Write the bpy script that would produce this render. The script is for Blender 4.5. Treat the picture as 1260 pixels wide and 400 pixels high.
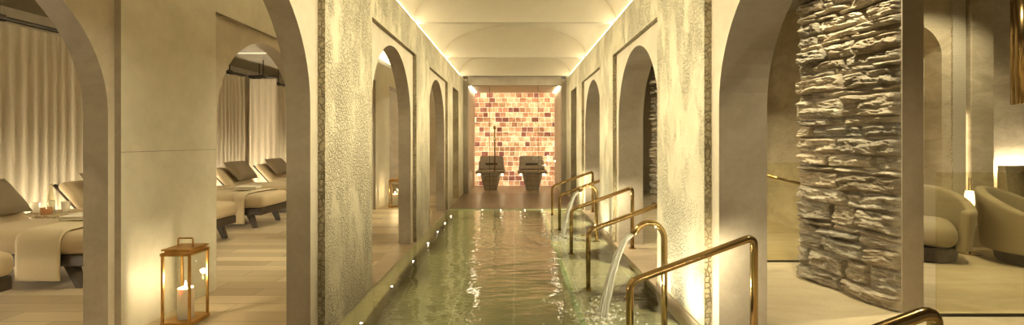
import bpy, math, random
from mathutils import Vector, Matrix, noise
random.seed(7)
S = bpy.context.scene
for o in list(bpy.data.objects):
    bpy.data.objects.remove(o)
COL = S.collection
PI = math.pi
H = 1.36                    # eye height above the deck and the water
ZT = 2.917                  # top of the corridor walls
XW = 1.31                   # half width of the corridor

# ------------------------------------------------------------------ camera
cd = bpy.data.cameras.new('camera'); cam = bpy.data.objects.new('camera', cd); COL.objects.link(cam)
F_PX = 561.0
cd.sensor_fit = 'HORIZONTAL'; cd.sensor_width = 36.0
cd.lens = 36.0 * F_PX / 1260.0
cd.shift_x = -(633.3 - 630) / 1260.0
cd.shift_y = -(200 - 172.5) / 1260.0
cd.clip_start = 0.02
cam.location = (0, 0, H); cam.rotation_euler = (PI / 2, 0, 0)
S.camera = cam
# ------------------------------------------------------------------ exposure and ambient
S.view_settings.view_transform = 'Standard'
S.view_settings.look = 'None'
S.view_settings.gamma = 1.0
S.view_settings.use_curve_mapping = False
S.view_settings.exposure = 0.12
S.cycles.max_bounces = 10
S.cycles.diffuse_bounces = 5
S.cycles.glossy_bounces = 5
S.cycles.transparent_max_bounces = 16
S.cycles.sample_clamp_indirect = 6.0
S.cycles.caustics_reflective = False
S.cycles.caustics_refractive = False
W = bpy.data.worlds.new('hall_ambient'); S.world = W; W.use_nodes = True
W.node_tree.nodes['Background'].inputs[0].default_value = (1.0, 0.80, 0.50, 1)
W.node_tree.nodes['Background'].inputs[1].default_value = 0.15
WARM = (1.0, 0.87, 0.55)
WARM2 = (1.0, 0.84, 0.57)
COVE_E = 13.0
COVE_AISLE_E = 95.0
CURTAIN_E = 250.0

def area(name, loc, rot, sx, sy, power, color=WARM, spread=PI):
    l = bpy.data.lights.new(name, 'AREA'); l.shape = 'RECTANGLE'; l.size = sx; l.size_y = sy
    l.energy = power; l.color = color; l.spread = spread
    o = bpy.data.objects.new(name, l); COL.objects.link(o); o.location = loc; o.rotation_euler = rot
    return o
def spot(name, loc, target, power, angle=70, blend=0.6, color=WARM, r=0.03):
    l = bpy.data.lights.new(name, 'SPOT'); l.energy = power; l.color = color
    l.spot_size = math.radians(angle); l.spot_blend = blend; l.shadow_soft_size = r
    o = bpy.data.objects.new(name, l); COL.objects.link(o); o.location = loc
    d = Vector(target) - Vector(loc)
    o.rotation_euler = d.to_track_quat('-Z', 'Y').to_euler()
    return o
def point(name, loc, power, color=WARM, r=0.02):
    l = bpy.data.lights.new(name, 'POINT'); l.energy = power; l.color = color; l.shadow_soft_size = r
    o = bpy.data.objects.new(name, l); COL.objects.link(o); o.location = loc
    return o
LAMPS = []   # (kind, args) filled with the rooms' added lamps

# ------------------------------------------------------------------ materials
def hexlin(r, g, b):
    f = lambda c: (c / 255.0 / 12.92) if c / 255.0 <= 0.04045 else ((c / 255.0 + 0.055) / 1.055) ** 2.4
    return (f(r), f(g), f(b), 1)
class N:
    """small node-tree builder"""
    def __init__(s, name):
        s.m = bpy.data.materials.new(name); s.m.use_nodes = True
        s.t = s.m.node_tree; s.t.nodes.clear()
        s.out = s.n('ShaderNodeOutputMaterial')
    def n(s, typ, **kw):
        nd = s.t.nodes.new(typ)
        for k, v in kw.items():
            if hasattr(nd, k) and k not in nd.inputs: setattr(nd, k, v)
            else: nd.inputs[k].default_value = v
        return nd
    def l(s, a, b): s.t.links.new(a, b)
    def coord(s, scale=(1, 1, 1), rot=(0, 0, 0)):
        tc = s.n('ShaderNodeTexCoord'); mp = s.n('ShaderNodeMapping')
        mp.inputs['Scale'].default_value = scale; mp.inputs['Rotation'].default_value = rot
        s.l(tc.outputs['Object'], mp.inputs[0]); return mp.outputs[0]
    def noise(s, vec, scale, detail=4, rough=0.6, dist=0.0):
        nd = s.n('ShaderNodeTexNoise'); nd.inputs['Scale'].default_value = scale
        nd.inputs['Detail'].default_value = detail; nd.inputs['Roughness'].default_value = rough
        nd.inputs['Distortion'].default_value = dist
        s.l(vec, nd.inputs['Vector']); return nd.outputs['Fac']
    def voro(s, vec, scale, feature='F1', out='Distance', rnd=1.0):
        nd = s.n('ShaderNodeTexVoronoi'); nd.feature = feature; nd.inputs['Scale'].default_value = scale
        nd.inputs['Randomness'].default_value = rnd
        s.l(vec, nd.inputs['Vector']); return nd.outputs[out]
    def ramp(s, fac, stops, interp='LINEAR'):
        r = s.n('ShaderNodeValToRGB'); r.color_ramp.interpolation = interp
        els = r.color_ramp.elements
        while len(els) < len(stops): els.new(0.5)
        for e, (p, c) in zip(els, stops):
            e.position = p; e.color = c if len(c) == 4 else (*c, 1)
        s.l(fac, r.inputs[0]); return r.outputs[0]
    def math(s, op, a, b=None, clamp=False):
        m = s.n('ShaderNodeMath'); m.operation = op; m.use_clamp = clamp
        for i, v in enumerate((a, b)):
            if v is None: continue
            if isinstance(v, (int, float)): m.inputs[i].default_value = v
            else: s.l(v, m.inputs[i])
        return m.outputs[0]
    def mix(s, fac, a, b, mode='MIX'):
        m = s.n('ShaderNodeMix'); m.data_type = 'RGBA'; m.blend_type = mode
        for k, v in ((0, fac), (6, a), (7, b)):
            if isinstance(v, (int, float)): m.inputs[k].default_value = v
            elif isinstance(v, tuple): m.inputs[k].default_value = v if len(v) == 4 else (*v, 1)
            else: s.l(v, m.inputs[k])
        return m.outputs[2]
    def bump(s, h, strength=0.3, dist=0.02, normal=None):
        b = s.n('ShaderNodeBump'); b.inputs['Strength'].default_value = strength; b.inputs['Distance'].default_value = dist
        s.l(h, b.inputs['Height'])
        if normal is not None: s.l(normal, b.inputs['Normal'])
        return b.outputs[0]
    def bsdf(s, color, rough=0.6, metal=0.0, normal=None, spec=0.5, **kw):
        p = s.n('ShaderNodeBsdfPrincipled')
        if isinstance(color, tuple): p.inputs['Base Color'].default_value = color if len(color) == 4 else (*color, 1)
        else: s.l(color, p.inputs['Base Color'])
        if isinstance(rough, (int, float)): p.inputs['Roughness'].default_value = rough
        else: s.l(rough, p.inputs['Roughness'])
        p.inputs['Metallic'].default_value = metal
        p.inputs['Specular IOR Level'].default_value = spec
        if normal is not None: s.l(normal, p.inputs['Normal'])
        for k, v in kw.items(): p.inputs[k].default_value = v
        s.l(p.outputs[0], s.out.inputs[0]); return p
    def emit(s, color, strength):
        e = s.n('ShaderNodeEmission'); e.inputs[1].default_value = strength
        if isinstance(color, tuple): e.inputs[0].default_value = color if len(color) == 4 else (*color, 1)
        else: s.l(color, e.inputs[0])
        s.l(e.outputs[0], s.out.inputs[0]); return e

def m_plaster(name, c1, c2, scale=2.0, rough=0.55, bump=0.12, spec=0.35):
    b = N(name); v = b.coord()
    n1 = b.noise(v, scale, 6, 0.65, 0.6); n2 = b.noise(v, scale * 9, 4, 0.7)
    f = b.math('ADD', b.math('MULTIPLY', n1, 0.75), b.math('MULTIPLY', n2, 0.25))
    col = b.ramp(f, [(0.36, c1), (0.64, c2)])
    nm = b.bump(f, bump, 0.02)
    b.bsdf(col, rough, 0, nm, spec); return b.m
M = {}
M['plaster'] = m_plaster('plaster_smooth', (0.50, 0.44, 0.34), (0.65, 0.58, 0.46), 1.6)
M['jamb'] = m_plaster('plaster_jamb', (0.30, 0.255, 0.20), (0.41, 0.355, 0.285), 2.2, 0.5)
M['lwall'] = m_plaster('plaster_polished', (0.58, 0.54, 0.42), (0.72, 0.67, 0.54), 1.3, 0.42, 0.08, 0.5)
M['ceiling'] = m_plaster('ceiling_plaster', (0.60, 0.55, 0.455), (0.66, 0.61, 0.51), 0.8, 0.75, 0.03)
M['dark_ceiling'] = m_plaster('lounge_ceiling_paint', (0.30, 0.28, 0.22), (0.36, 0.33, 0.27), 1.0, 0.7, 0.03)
M['pier_side'] = m_plaster('plaster_taupe', (0.34, 0.28, 0.21), (0.44, 0.37, 0.285), 2.0, 0.55)

def m_relief(name, c1, c2, strength, scale, dark=0.35, lo=0.15):
    b = N(name); v = b.coord()
    wv = b.noise(v, 9, 2, 0.5); vd = b.n('ShaderNodeVectorMath', operation='ADD'); b.l(v, vd.inputs[0])
    cs = b.n('ShaderNodeCombineXYZ'); b.l(b.math('MULTIPLY', wv, 0.10), cs.inputs[1]); b.l(b.math('MULTIPLY', wv, -0.08), cs.inputs[2]); b.l(cs.outputs[0], vd.inputs[1])
    vo = b.voro(vd.outputs[0], scale, 'SMOOTH_F1'); ve = b.voro(vd.outputs[0], scale, 'DISTANCE_TO_EDGE')
    groove = b.ramp(ve, [(0.0, (0, 0, 0)), (0.13, (1, 1, 1))])
    n1 = b.noise(v, scale * 1.7, 3, 0.6, 1.0)
    # worn patches: where the carving is crisp and where it has been trowelled flat
    mask = b.ramp(b.noise(b.coord((1.2, 1.6, 0.8)), 2.2, 4, 0.65), [(0.42, (lo, lo, lo)), (0.56, (1, 1, 1))])
    h = b.math('ADD', b.math('MULTIPLY', groove, 0.6), b.math('MULTIPLY', n1, 0.5))
    h = b.math('MULTIPLY', h, mask)
    t = b.noise(v, 2.0, 6, 0.7)
    col = b.ramp(t, [(0.36, c1), (0.62, c2)])
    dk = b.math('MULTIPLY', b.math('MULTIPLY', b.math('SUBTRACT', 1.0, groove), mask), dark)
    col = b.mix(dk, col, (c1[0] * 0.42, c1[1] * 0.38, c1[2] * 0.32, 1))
    b.bsdf(col, 0.55, 0, b.bump(h, strength, 0.02), 0.35); return b.m
M['relief'] = m_relief('carved_plaster', (0.56, 0.51, 0.37), (0.70, 0.64, 0.48), 1.0, 34, 0.16, 0.12)
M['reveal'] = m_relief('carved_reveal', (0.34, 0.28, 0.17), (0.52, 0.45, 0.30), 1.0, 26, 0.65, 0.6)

def m_floor_plank():
    b = N('floor_planks'); v = b.coord()
    br = b.n('ShaderNodeTexBrick'); b.l(v, br.inputs['Vector'])
    br.offset = 0.37; br.inputs['Scale'].default_value = 1.0
    br.inputs['Brick Width'].default_value = 1.15; br.inputs['Row Height'].default_value = 0.19
    br.inputs['Mortar Size'].default_value = 0.003; br.inputs['Bias'].default_value = 0.0
    br.inputs['Color1'].default_value = (0.40, 0.31, 0.19, 1); br.inputs['Color2'].default_value = (0.68, 0.57, 0.40, 1)
    br.inputs['Mortar'].default_value = (0.22, 0.17, 0.1, 1)
    g = b.noise(b.coord((2, 40, 1)), 1.5, 4, 0.6)
    # larger slanted fields of tone laid across the boards
    w = b.noise(b.coord((0.5, 0.9, 1), (0, 0, 0.6)), 1.0, 1, 0.4)
    fields = b.ramp(w, [(0.45, (0.80, 0.78, 0.74)), (0.5, (1, 1, 1))])
    c = b.mix(0.35, br.outputs[0], b.ramp(g, [(0.3, (0.8, 0.78, 0.74)), (0.7, (1, 1, 1))]), 'MULTIPLY')
    c = b.mix(0.6, c, fields, 'MULTIPLY')
    nm = b.bump(br.outputs['Fac'], 0.15, 0.004)
    b.bsdf(c, 0.42, 0, nm, 0.4); return b.m
M['plank'] = m_floor_plank()
def m_stone_floor(name, c1, c2, rough=0.4):
    b = N(name); v = b.coord()
    n1 = b.noise(b.coord((1, 2.4, 1)), 1.5, 8, 0.65, 0.8); n2 = b.noise(v, 40, 3, 0.6)
    f = b.math('ADD', b.math('MULTIPLY', n1, 0.8), b.math('MULTIPLY', n2, 0.2))
    c = b.ramp(f, [(0.36, c1), (0.62, c2)])
    b.bsdf(c, rough, 0, b.bump(f, 0.05, 0.01), 0.45); return b.m
M['stone_floor'] = m_stone_floor('limestone_floor', (0.42, 0.34, 0.215), (0.58, 0.49, 0.335))
M['threshold'] = m_stone_floor('rosy_stone_sill', (0.36, 0.28, 0.19), (0.48, 0.38, 0.27), 0.35)
M['deck'] = m_stone_floor('polished_deck_stone', (0.20, 0.15, 0.10), (0.27, 0.205, 0.14), 0.34)
def m_travertine():
    b = N('travertine'); v = b.coord()
    n1 = b.noise(b.coord((1, 1, 2.2)), 2.2, 8, 0.7, 0.6)
    pits = b.voro(b.coord((1, 1, 1.5)), 26)
    pit = b.ramp(pits, [(0.06, (0.28, 0.24, 0.18)), (0.16, (1, 1, 1))])
    pm = b.ramp(b.noise(v, 6, 2), [(0.48, (0, 0, 0)), (0.58, (1, 1, 1))])
    c = b.ramp(n1, [(0.34, (0.40, 0.33, 0.22)), (0.66, (0.62, 0.54, 0.39))])
    c = b.mix(pm, c, b.mix(1.0, c, pit, 'MULTIPLY'))
    b.bsdf(c, 0.5, 0, b.bump(b.math('MULTIPLY', pit, 1.0), 0.25, 0.006), 0.35); return b.m
M['travertine'] = m_travertine()
def m_mosaic():
    b = N('carved_lattice'); v = b.coord((1, 1, 1), (0, 0, 0))
    vo = b.voro(v, 38, 'DISTANCE_TO_EDGE', rnd=0.4)
    e = b.ramp(vo, [(0.02, (0, 0, 0)), (0.14, (1, 1, 1))])
    c = b.mix(e, (0.40, 0.34, 0.24, 1), (0.62, 0.56, 0.43, 1))
    b.bsdf(c, 0.5, 0, b.bump(e, 0.6, 0.008)); return b.m
M['lattice'] = m_mosaic()
def m_rock():
    b = N('rough_ledgestone'); v = b.coord((1, 1, 3.0))
    n1 = b.noise(v, 5, 9, 0.72, 1.0); n2 = b.noise(b.coord((1, 1, 5)), 22, 6, 0.75, 0.6)
    f = b.math('ADD', b.math('MULTIPLY', n1, 0.6), b.math('MULTIPLY', n2, 0.4))
    at = b.n('ShaderNodeAttribute'); at.attribute_name = 'tone'
    c = b.ramp(f, [(0.32, (0.13, 0.105, 0.075)), (0.48, (0.42, 0.355, 0.265)), (0.64, (0.72, 0.64, 0.50))])
    c = b.mix(1.0, c, at.outputs['Color'], 'MULTIPLY')
    b.bsdf(c, 0.75, 0, b.bump(f, 0.9, 0.035), 0.3); return b.m
M['rock'] = m_rock()
def m_salt():
    b = N('backlit_salt_blocks'); v = b.coord()
    at = b.n('ShaderNodeAttribute'); at.attribute_name = 'tone'
    vein = b.noise(v, 7, 7, 0.75, 2.2); big = b.noise(b.coord((1, 1, 1.8)), 2.4, 6, 0.7, 0.5)
    c = b.ramp(vein, [(0.30, (0.42, 0.19, 0.12)), (0.42, (0.82, 0.55, 0.36)), (0.58, (1.0, 0.86, 0.60))])
    c = b.mix(1.0, c, at.outputs['Color'], 'MULTIPLY')
    glow = b.ramp(big, [(0.36, (0.30, 0.26, 0.24)), (0.50, (0.62, 0.58, 0.52)), (0.64, (1, 1, 1))])
    e = b.n('ShaderNodeEmission'); b.l(b.mix(1.0, c, glow, 'MULTIPLY'), e.inputs[0]); e.inputs[1].default_value = 1.7
    p = b.n('ShaderNodeBsdfPrincipled'); b.l(c, p.inputs['Base Color']); p.inputs['Roughness'].default_value = 0.4
    b.l(b.bump(vein, 0.4, 0.02), p.inputs['Normal'])
    a = b.n('ShaderNodeAddShader'); b.l(e.outputs[0], a.inputs[0]); b.l(p.outputs[0], a.inputs[1]); b.l(a.outputs[0], b.out.inputs[0])
    return b.m
M['salt'] = m_salt()
b = N('lit_salt_joints'); b.emit((1.0, 0.80, 0.50), 1.5); M['salt_joint'] = b.m
def m_water():
    b = N('pool_water'); v = b.coord()
    n1 = b.noise(b.coord((1.0, 2.6, 1)), 3.2, 3, 0.55, 0.5); n2 = b.noise(b.coord((1.0, 2.2, 1)), 11, 3, 0.5, 0.3)
    # rings running out from where the two streams fall
    def rings(cx, cy, freq, reach):
        sep = b.n('ShaderNodeSeparateXYZ'); b.l(v, sep.inputs[0])
        dx = b.math('SUBTRACT', sep.outputs[0], cx); dy = b.math('SUBTRACT', sep.outputs[1], cy)
        d = b.math('SQRT', b.math('ADD', b.math('MULTIPLY', dx, dx), b.math('MULTIPLY', dy, dy)))
        w = b.math('SINE', b.math('ADD', b.math('MULTIPLY', d, freq), b.math('MULTIPLY', n1, 5.0)))
        fall = b.math('DIVIDE', 1.0, b.math('ADD', 1.0, b.math('MULTIPLY', b.math('MULTIPLY', d, d), reach)))
        return b.math('MULTIPLY', w, fall)
    n3 = b.noise(b.coord((0.7, 2.6, 1)), 4.2, 2, 0.5, 0.3)
    h = b.math('ADD', b.math('MULTIPLY', n1, 0.8), b.math('MULTIPLY', n2, 0.20))
    h = b.math('ADD', h, b.math('MULTIPLY', n3, 0.7))
    h = b.math('ADD', h, b.math('MULTIPLY', rings(0.69, 3.5, 17.0, 0.55), 0.30))
    h = b.math('ADD', h, b.math('MULTIPLY', rings(0.69, 6.4, 19.0, 0.8), 0.22))
    nm = b.bump(h, 0.26, 0.030)
    gl = b.n('ShaderNodeBsdfGlossy'); gl.inputs['Roughness'].default_value = 0.02; b.l(nm, gl.inputs['Normal'])
    gl.inputs['Color'].default_value = (1, 1, 1, 1)
    rf = b.n('ShaderNodeBsdfRefraction'); rf.inputs['Color'].default_value = (0.93, 0.95, 0.62, 1); rf.inputs['IOR'].default_value = 1.33; rf.inputs['Roughness'].default_value = 0.0; b.l(nm, rf.inputs['Normal'])
    fr = b.n('ShaderNodeFresnel'); fr.inputs['IOR'].default_value = 1.9; b.l(nm, fr.inputs['Normal'])
    mx = b.n('ShaderNodeMixShader'); b.l(fr.outputs[0], mx.inputs[0]); b.l(rf.outputs[0], mx.inputs[1]); b.l(gl.outputs[0], mx.inputs[2])
    b.l(mx.outputs[0], b.out.inputs[0]); return b.m
M['water'] = m_water()
def m_glass(name, tint, ior=1.5):
    b = N(name)
    gl = b.n('ShaderNodeBsdfGlossy'); gl.inputs['Roughness'].default_value = 0.01
    tr = b.n('ShaderNodeBsdfTransparent'); tr.inputs['Color'].default_value = (*tint, 1)
    fr = b.n('ShaderNodeFresnel'); fr.inputs['IOR'].default_value = ior; ge = b.n('ShaderNodeNewGeometry')
    fac = b.math('MULTIPLY', fr.outputs[0], b.math('SUBTRACT', 1.0, ge.outputs['Backfacing']))
    mx = b.n('ShaderNodeMixShader'); b.l(fac, mx.inputs[0]); b.l(tr.outputs[0], mx.inputs[1]); b.l(gl.outputs[0], mx.inputs[2])
    b.l(mx.outputs[0], b.out.inputs[0]); return b.m
M['glass'] = m_glass('clear_glass', (0.97, 0.97, 0.95))
M['screen_glass'] = m_glass('bronze_tinted_glass', (0.95, 0.93, 0.82), 2.0)
b = N('falling_water'); p = b.bsdf((0.90, 0.90, 0.82), 0.15, 0, None, 0.8)
p.inputs['Alpha'].default_value = 0.75; M['stream'] = b.m
b = N('water_foam'); b.bsdf((0.88, 0.88, 0.78), 0.35, 0, None, 0.5); M['foam'] = b.m
b = N('frosted_tumbler'); p = b.bsdf((0.85, 0.80, 0.66), 0.08, 0, None, 0.8); p.inputs['Alpha'].default_value = 0.5; M['tumbler'] = b.m
def m_pool(name='pool_tiles', k=(1, 1, 1)):
    b = N(name); v = b.coord()
    br = b.n('ShaderNodeTexBrick'); b.l(v, br.inputs['Vector']); br.offset = 0.0
    br.inputs['Scale'].default_value = 1.0; br.inputs['Brick Width'].default_value = 0.6; br.inputs['Row Height'].default_value = 0.6
    br.inputs['Mortar Size'].default_value = 0.006
    br.inputs['Color1'].default_value = (0.52, 0.47, 0.29, 1); br.inputs['Color2'].default_value = (0.60, 0.54, 0.35, 1)
    br.inputs['Mortar'].default_value = (0.78, 0.78, 0.56, 1)
    n = b.noise(v, 3, 5, 0.6)
    c = b.mix(0.6, br.outputs[0], b.ramp(n, [(0.3, (0.72, 0.72, 0.66)), (0.7, (1, 1, 1))]), 'MULTIPLY')
    c = b.mix(1.0, c, (*k, 1), 'MULTIPLY')
    b.bsdf(c, 0.5); return b.m
M['pool'] = m_pool()
M['shelf'] = m_pool('pale_shelf_tiles', (1.5, 1.45, 1.9))
b = N('pale_green_edge_tile'); b.bsdf((0.50, 0.60, 0.38), 0.4); M['pool_edge'] = b.m
def m_simple(name, c, rough, metal=0.0, var=0.1, scale=8, spec=0.5, bump=0.0):
    b = N(name); v = b.coord(); n = b.noise(v, scale, 4, 0.6)
    lo = tuple(max(0, x * (1 - var)) for x in c[:3]); hi = tuple(min(1, x * (1 + var)) for x in c[:3])
    col = b.ramp(n, [(0.35, lo), (0.65, hi)])
    b.bsdf(col, rough, metal, b.bump(n, bump, 0.01) if bump else None, spec); return b.m
M['brass'] = m_simple('aged_brass', (0.38, 0.26, 0.115), 0.2, 1.0, 0.12, 5)
M['lantern_brass'] = m_simple('satin_brass', (0.60, 0.36, 0.12), 0.38, 1.0, 0.12, 9)
M['wood_dark'] = m_simple('dark_stained_wood', (0.040, 0.027, 0.018), 0.45, 0, 0.3, 14)
M['wood_brown'] = m_simple('brown_wood_panel', (0.20, 0.13, 0.065), 0.5, 0, 0.15, 3)
M['black_metal'] = m_simple('black_metal', (0.03, 0.024, 0.018), 0.4, 0.6, 0.1, 9)
M['wax'] = None
b = N('candle_wax'); b.bsdf((0.86, 0.78, 0.60), 0.5, 0, None, 0.4, **{'Subsurface Weight': 0.3, 'Emission Strength': 0.12}); 
b.t.nodes['Principled BSDF'].inputs['Emission Color'].default_value = (1, 0.72, 0.36, 1); M['wax'] = b.m
b = N('candle_flame'); b.emit((1.0, 0.78, 0.42), 30.0); M['flame'] = b.m
b = N('wick'); b.bsdf((0.02, 0.02, 0.02), 0.8); M['wick'] = b.m
def m_fabric(name, c, scale=170, strength=0.25, rough=0.85, weave='noise'):
    b = N(name); v = b.coord()
    if weave == 'weave':
        w1 = b.n('ShaderNodeTexChecker'); w1.inputs['Scale'].default_value = scale; b.l(v, w1.inputs['Vector'])
        f = w1.outputs['Fac']
    else:
        f = b.noise(v, scale, 2, 0.5)
    lo = tuple(x * 0.86 for x in c); big = b.noise(v, 5, 3, 0.6)
    col = b.mix(b.math('ADD', b.math('MULTIPLY', f, 0.7), b.math('MULTIPLY', big, 0.3)), (*lo, 1), (*c, 1))
    b.bsdf(col, rough, 0, b.bump(f, strength, 0.004), 0.2, **{'Sheen Weight': 0.15}); return b.m
M['cushion'] = m_fabric('cushion_linen', (0.58, 0.47, 0.31))
M['pillow'] = m_fabric('woven_pillow_cloth', (0.21, 0.165, 0.105), 90, 0.6, 0.85, 'weave')
M['pillow_plain'] = m_fabric('plain_pillow_cloth', (0.20, 0.155, 0.10))
M['throw'] = m_fabric('boucle_throw', (0.66, 0.56, 0.38), 60, 0.9)
M['towel'] = m_fabric('white_towel', (0.80, 0.74, 0.62), 120, 0.5)
M['chair_fabric'] = m_fabric('chair_upholstery', (0.33, 0.27, 0.17))
def m_curtain():
    b = N('sheer_curtain'); v = b.coord(); f = b.noise(b.coord((30, 30, 2)), 6, 3, 0.6)
    col = b.mix(f, (0.56, 0.50, 0.39, 1), (0.66, 0.60, 0.48, 1))
    d = b.n('ShaderNodeBsdfDiffuse'); b.l(col, d.inputs[0])
    t = b.n('ShaderNodeBsdfTranslucent'); b.l(col, t.inputs[0])
    mx = b.n('ShaderNodeMixShader'); mx.inputs[0].default_value = 0.25
    b.l(d.outputs[0], mx.inputs[1]); b.l(t.outputs[0], mx.inputs[2]); b.l(mx.outputs[0], b.out.inputs[0]); return b.m
M['curtain'] = m_curtain()
b = N('cove_led'); b.emit(WARM, COVE_E); M['led_cove'] = b.m
b = N('aisle_led'); b.emit(WARM, COVE_AISLE_E); M['led_aisle'] = b.m
b = N('curtain_led'); b.emit(WARM2, CURTAIN_E); M['led_curtain'] = b.m
b = N('rail_led'); b.emit(WARM, 110.0); M['led_rail'] = b.m
b = N('pool_led'); b.emit((1.0, 0.9, 0.65), 30.0); M['led_pool'] = b.m
b = N('seat_led'); b.emit((1.0, 0.82, 0.5), 7.0); M['led_seat'] = b.m
b = N('niche_led'); b.emit((1.0, 0.84, 0.58), 36.0); M['led_niche'] = b.m
b = N('wall_wash_led'); b.emit((1.0, 0.88, 0.64), 90.0); M['led_wash'] = b.m
def m_seat_tile():
    b = N('grey_mosaic_tile'); v = b.coord()
    br = b.n('ShaderNodeTexBrick'); b.l(v, br.inputs['Vector']); br.offset = 0
    br.inputs['Scale'].default_value = 1.0; br.inputs['Brick Width'].default_value = 0.03; br.inputs['Row Height'].default_value = 0.03; br.inputs['Mortar Size'].default_value = 0.002
    br.inputs['Color1'].default_value = (0.30, 0.25, 0.20, 1); br.inputs['Color2'].default_value = (0.40, 0.34, 0.27, 1); br.inputs['Mortar'].default_value = (0.2, 0.17, 0.13, 1)
    b.bsdf(br.outputs[0], 0.45); return b.m
M['seat_tile'] = m_seat_tile()
b = N('amber_glass'); b.bsdf((0.22, 0.09, 0.025), 0.12, 0, None, 0.5, **{'Emission Strength': 0.12})
b.t.nodes['Principled BSDF'].inputs['Emission Color'].default_value = (1.0, 0.42, 0.12, 1); M['amber'] = b.m
M['table_stone'] = m_simple('mottled_table_stone', (0.46, 0.37, 0.24), 0.5, 0, 0.35, 40, 0.4, 0.3)
M['counter_stone'] = m_simple('honed_bench_stone', (0.36, 0.30, 0.19), 0.5, 0, 0.15, 20)

# ------------------------------------------------------------------ mesh helpers
class MB:
    def __init__(s): s.v = []; s.f = []; s.mi = []; s.tone = []; s.ct = (1, 1, 1)
    def add(s, vs, fs, mi=0):
        k = len(s.v); s.v += [tuple(p) for p in vs]
        for f in fs: s.f.append(tuple(i + k for i in f)); s.mi.append(mi); s.tone.append(s.ct)
    def quad(s, a, b, c, d, mi=0): s.add([a, b, c, d], [(0, 1, 2, 3)], mi)
    def box(s, x0, x1, y0, y1, z0, z1, mi=0, mat=None):
        vs = [Vector((x, y, z)) for z in (z0, z1) for y in (y0, y1) for x in (x0, x1)]
        if mat is not None: vs = [mat @ p for p in vs]
        s.add(vs, [(0, 2, 3, 1), (4, 5, 7, 6), (0, 1, 5, 4), (2, 6, 7, 3), (0, 4, 6, 2), (1, 3, 7, 5)], mi)
    def tube(s, pts, r, n=12, mi=0, caps=True):
        pts = [Vector(p) for p in pts]; rs = r if isinstance(r, (list, tuple)) else [r] * len(pts)
        rings = []; t0 = (pts[1] - pts[0]).normalized()
        up = Vector((0, 0, 1)) if abs(t0.z) < 0.9 else Vector((0, 1, 0))
        nrm = (up - t0 * up.dot(t0)).normalized()
        for i, p in enumerate(pts):
            t = (pts[min(i + 1, len(pts) - 1)] - pts[max(i - 1, 0)]).normalized()
            nrm = (nrm - t * nrm.dot(t)).normalized(); bn = t.cross(nrm)
            rings.append([p + (nrm * math.cos(2 * PI * k / n) + bn * math.sin(2 * PI * k / n)) * rs[i] for k in range(n)])
        vs = [q for rg in rings for q in rg]; fs = []
        for i in range(len(pts) - 1):
            for k in range(n):
                fs.append((i * n + k, i * n + (k + 1) % n, (i + 1) * n + (k + 1) % n, (i + 1) * n + k))
        if caps:
            fs.append(tuple(range(n))[::-1]); fs.append(tuple((len(pts) - 1) * n + k for k in range(n)))
        s.add(vs, fs, mi)
    def lathe(s, prof, n=24, c=(0, 0, 0), mi=0):
        vs = []; fs = []
        for r, z in prof:
            for k in range(n):
                a = 2 * PI * k / n; vs.append((c[0] + r * math.cos(a), c[1] + r * math.sin(a), c[2] + z))
        m = len(prof)
        for i in range(m - 1):
            for k in range(n):
                fs.append((i * n + k, i * n + (k + 1) % n, (i + 1) * n + (k + 1) % n, (i + 1) * n + k))
        fs.append(tuple(range(n))[::-1]); fs.append(tuple((m - 1) * n + k for k in range(n)))
        s.add(vs, fs, mi)
    def grid(s, fn, nu, nv, mi=0):
        vs = [fn(i / nu, j / nv) for j in range(nv + 1) for i in range(nu + 1)]
        fs = [(j * (nu + 1) + i, j * (nu + 1) + i + 1, (j + 1) * (nu + 1) + i + 1, (j + 1) * (nu + 1) + i) for j in range(nv) for i in range(nu)]
        s.add(vs, fs, mi)
    def build(s, name, mats, parent=None, smooth=False, bevel=0.0, seg=2, solid=0.0, tone=False, angle=0.6):
        me = bpy.data.meshes.new(name); me.from_pydata(s.v, [], s.f)
        mats = mats if isinstance(mats, (list, tuple)) else [mats]
        for m in mats: me.materials.append(m)
        me.polygons.foreach_set('material_index', s.mi)
        if tone:
            ca = me.attributes.new('tone', 'FLOAT_COLOR', 'CORNER')
            dat = []
            for p, c in zip(me.polygons, s.tone):
                for _ in p.loop_indices: dat += [c[0], c[1], c[2], 1.0]
            ca.data.foreach_set('color', dat)
        if smooth: me.polygons.foreach_set('use_smooth', [True] * len(me.polygons))
        me.update()
        o = bpy.data.objects.new(name, me); COL.objects.link(o)
        if parent is not None: o.parent = parent
        if solid:
            md = o.modifiers.new('solid', 'SOLIDIFY'); md.thickness = solid; md.offset = 0
        if bevel:
            md = o.modifiers.new('bevel', 'BEVEL'); md.width = bevel; md.segments = seg; md.limit_method = 'ANGLE'; md.angle_limit = angle
        return o
def empty(name, loc=(0, 0, 0), rz=0.0):
    o = bpy.data.objects.new(name, None); COL.objects.link(o); o.location = loc; o.rotation_euler = (0, 0, rz)
    o.empty_display_size = 0.1
    return o
def tag(o, label, cat, group=None, kind=None):
    o['label'] = label; o['category'] = cat
    if group: o['group'] = group
    if kind: o['kind'] = kind
    return o
def struct(o):
    o['kind'] = 'structure'; return o
def copy_tree(o, parent=None):
    c = o.copy(); COL.objects.link(c)
    if parent is not None: c.parent = parent
    for ch in list(o.children): copy_tree(ch, c)
    return c
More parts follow.
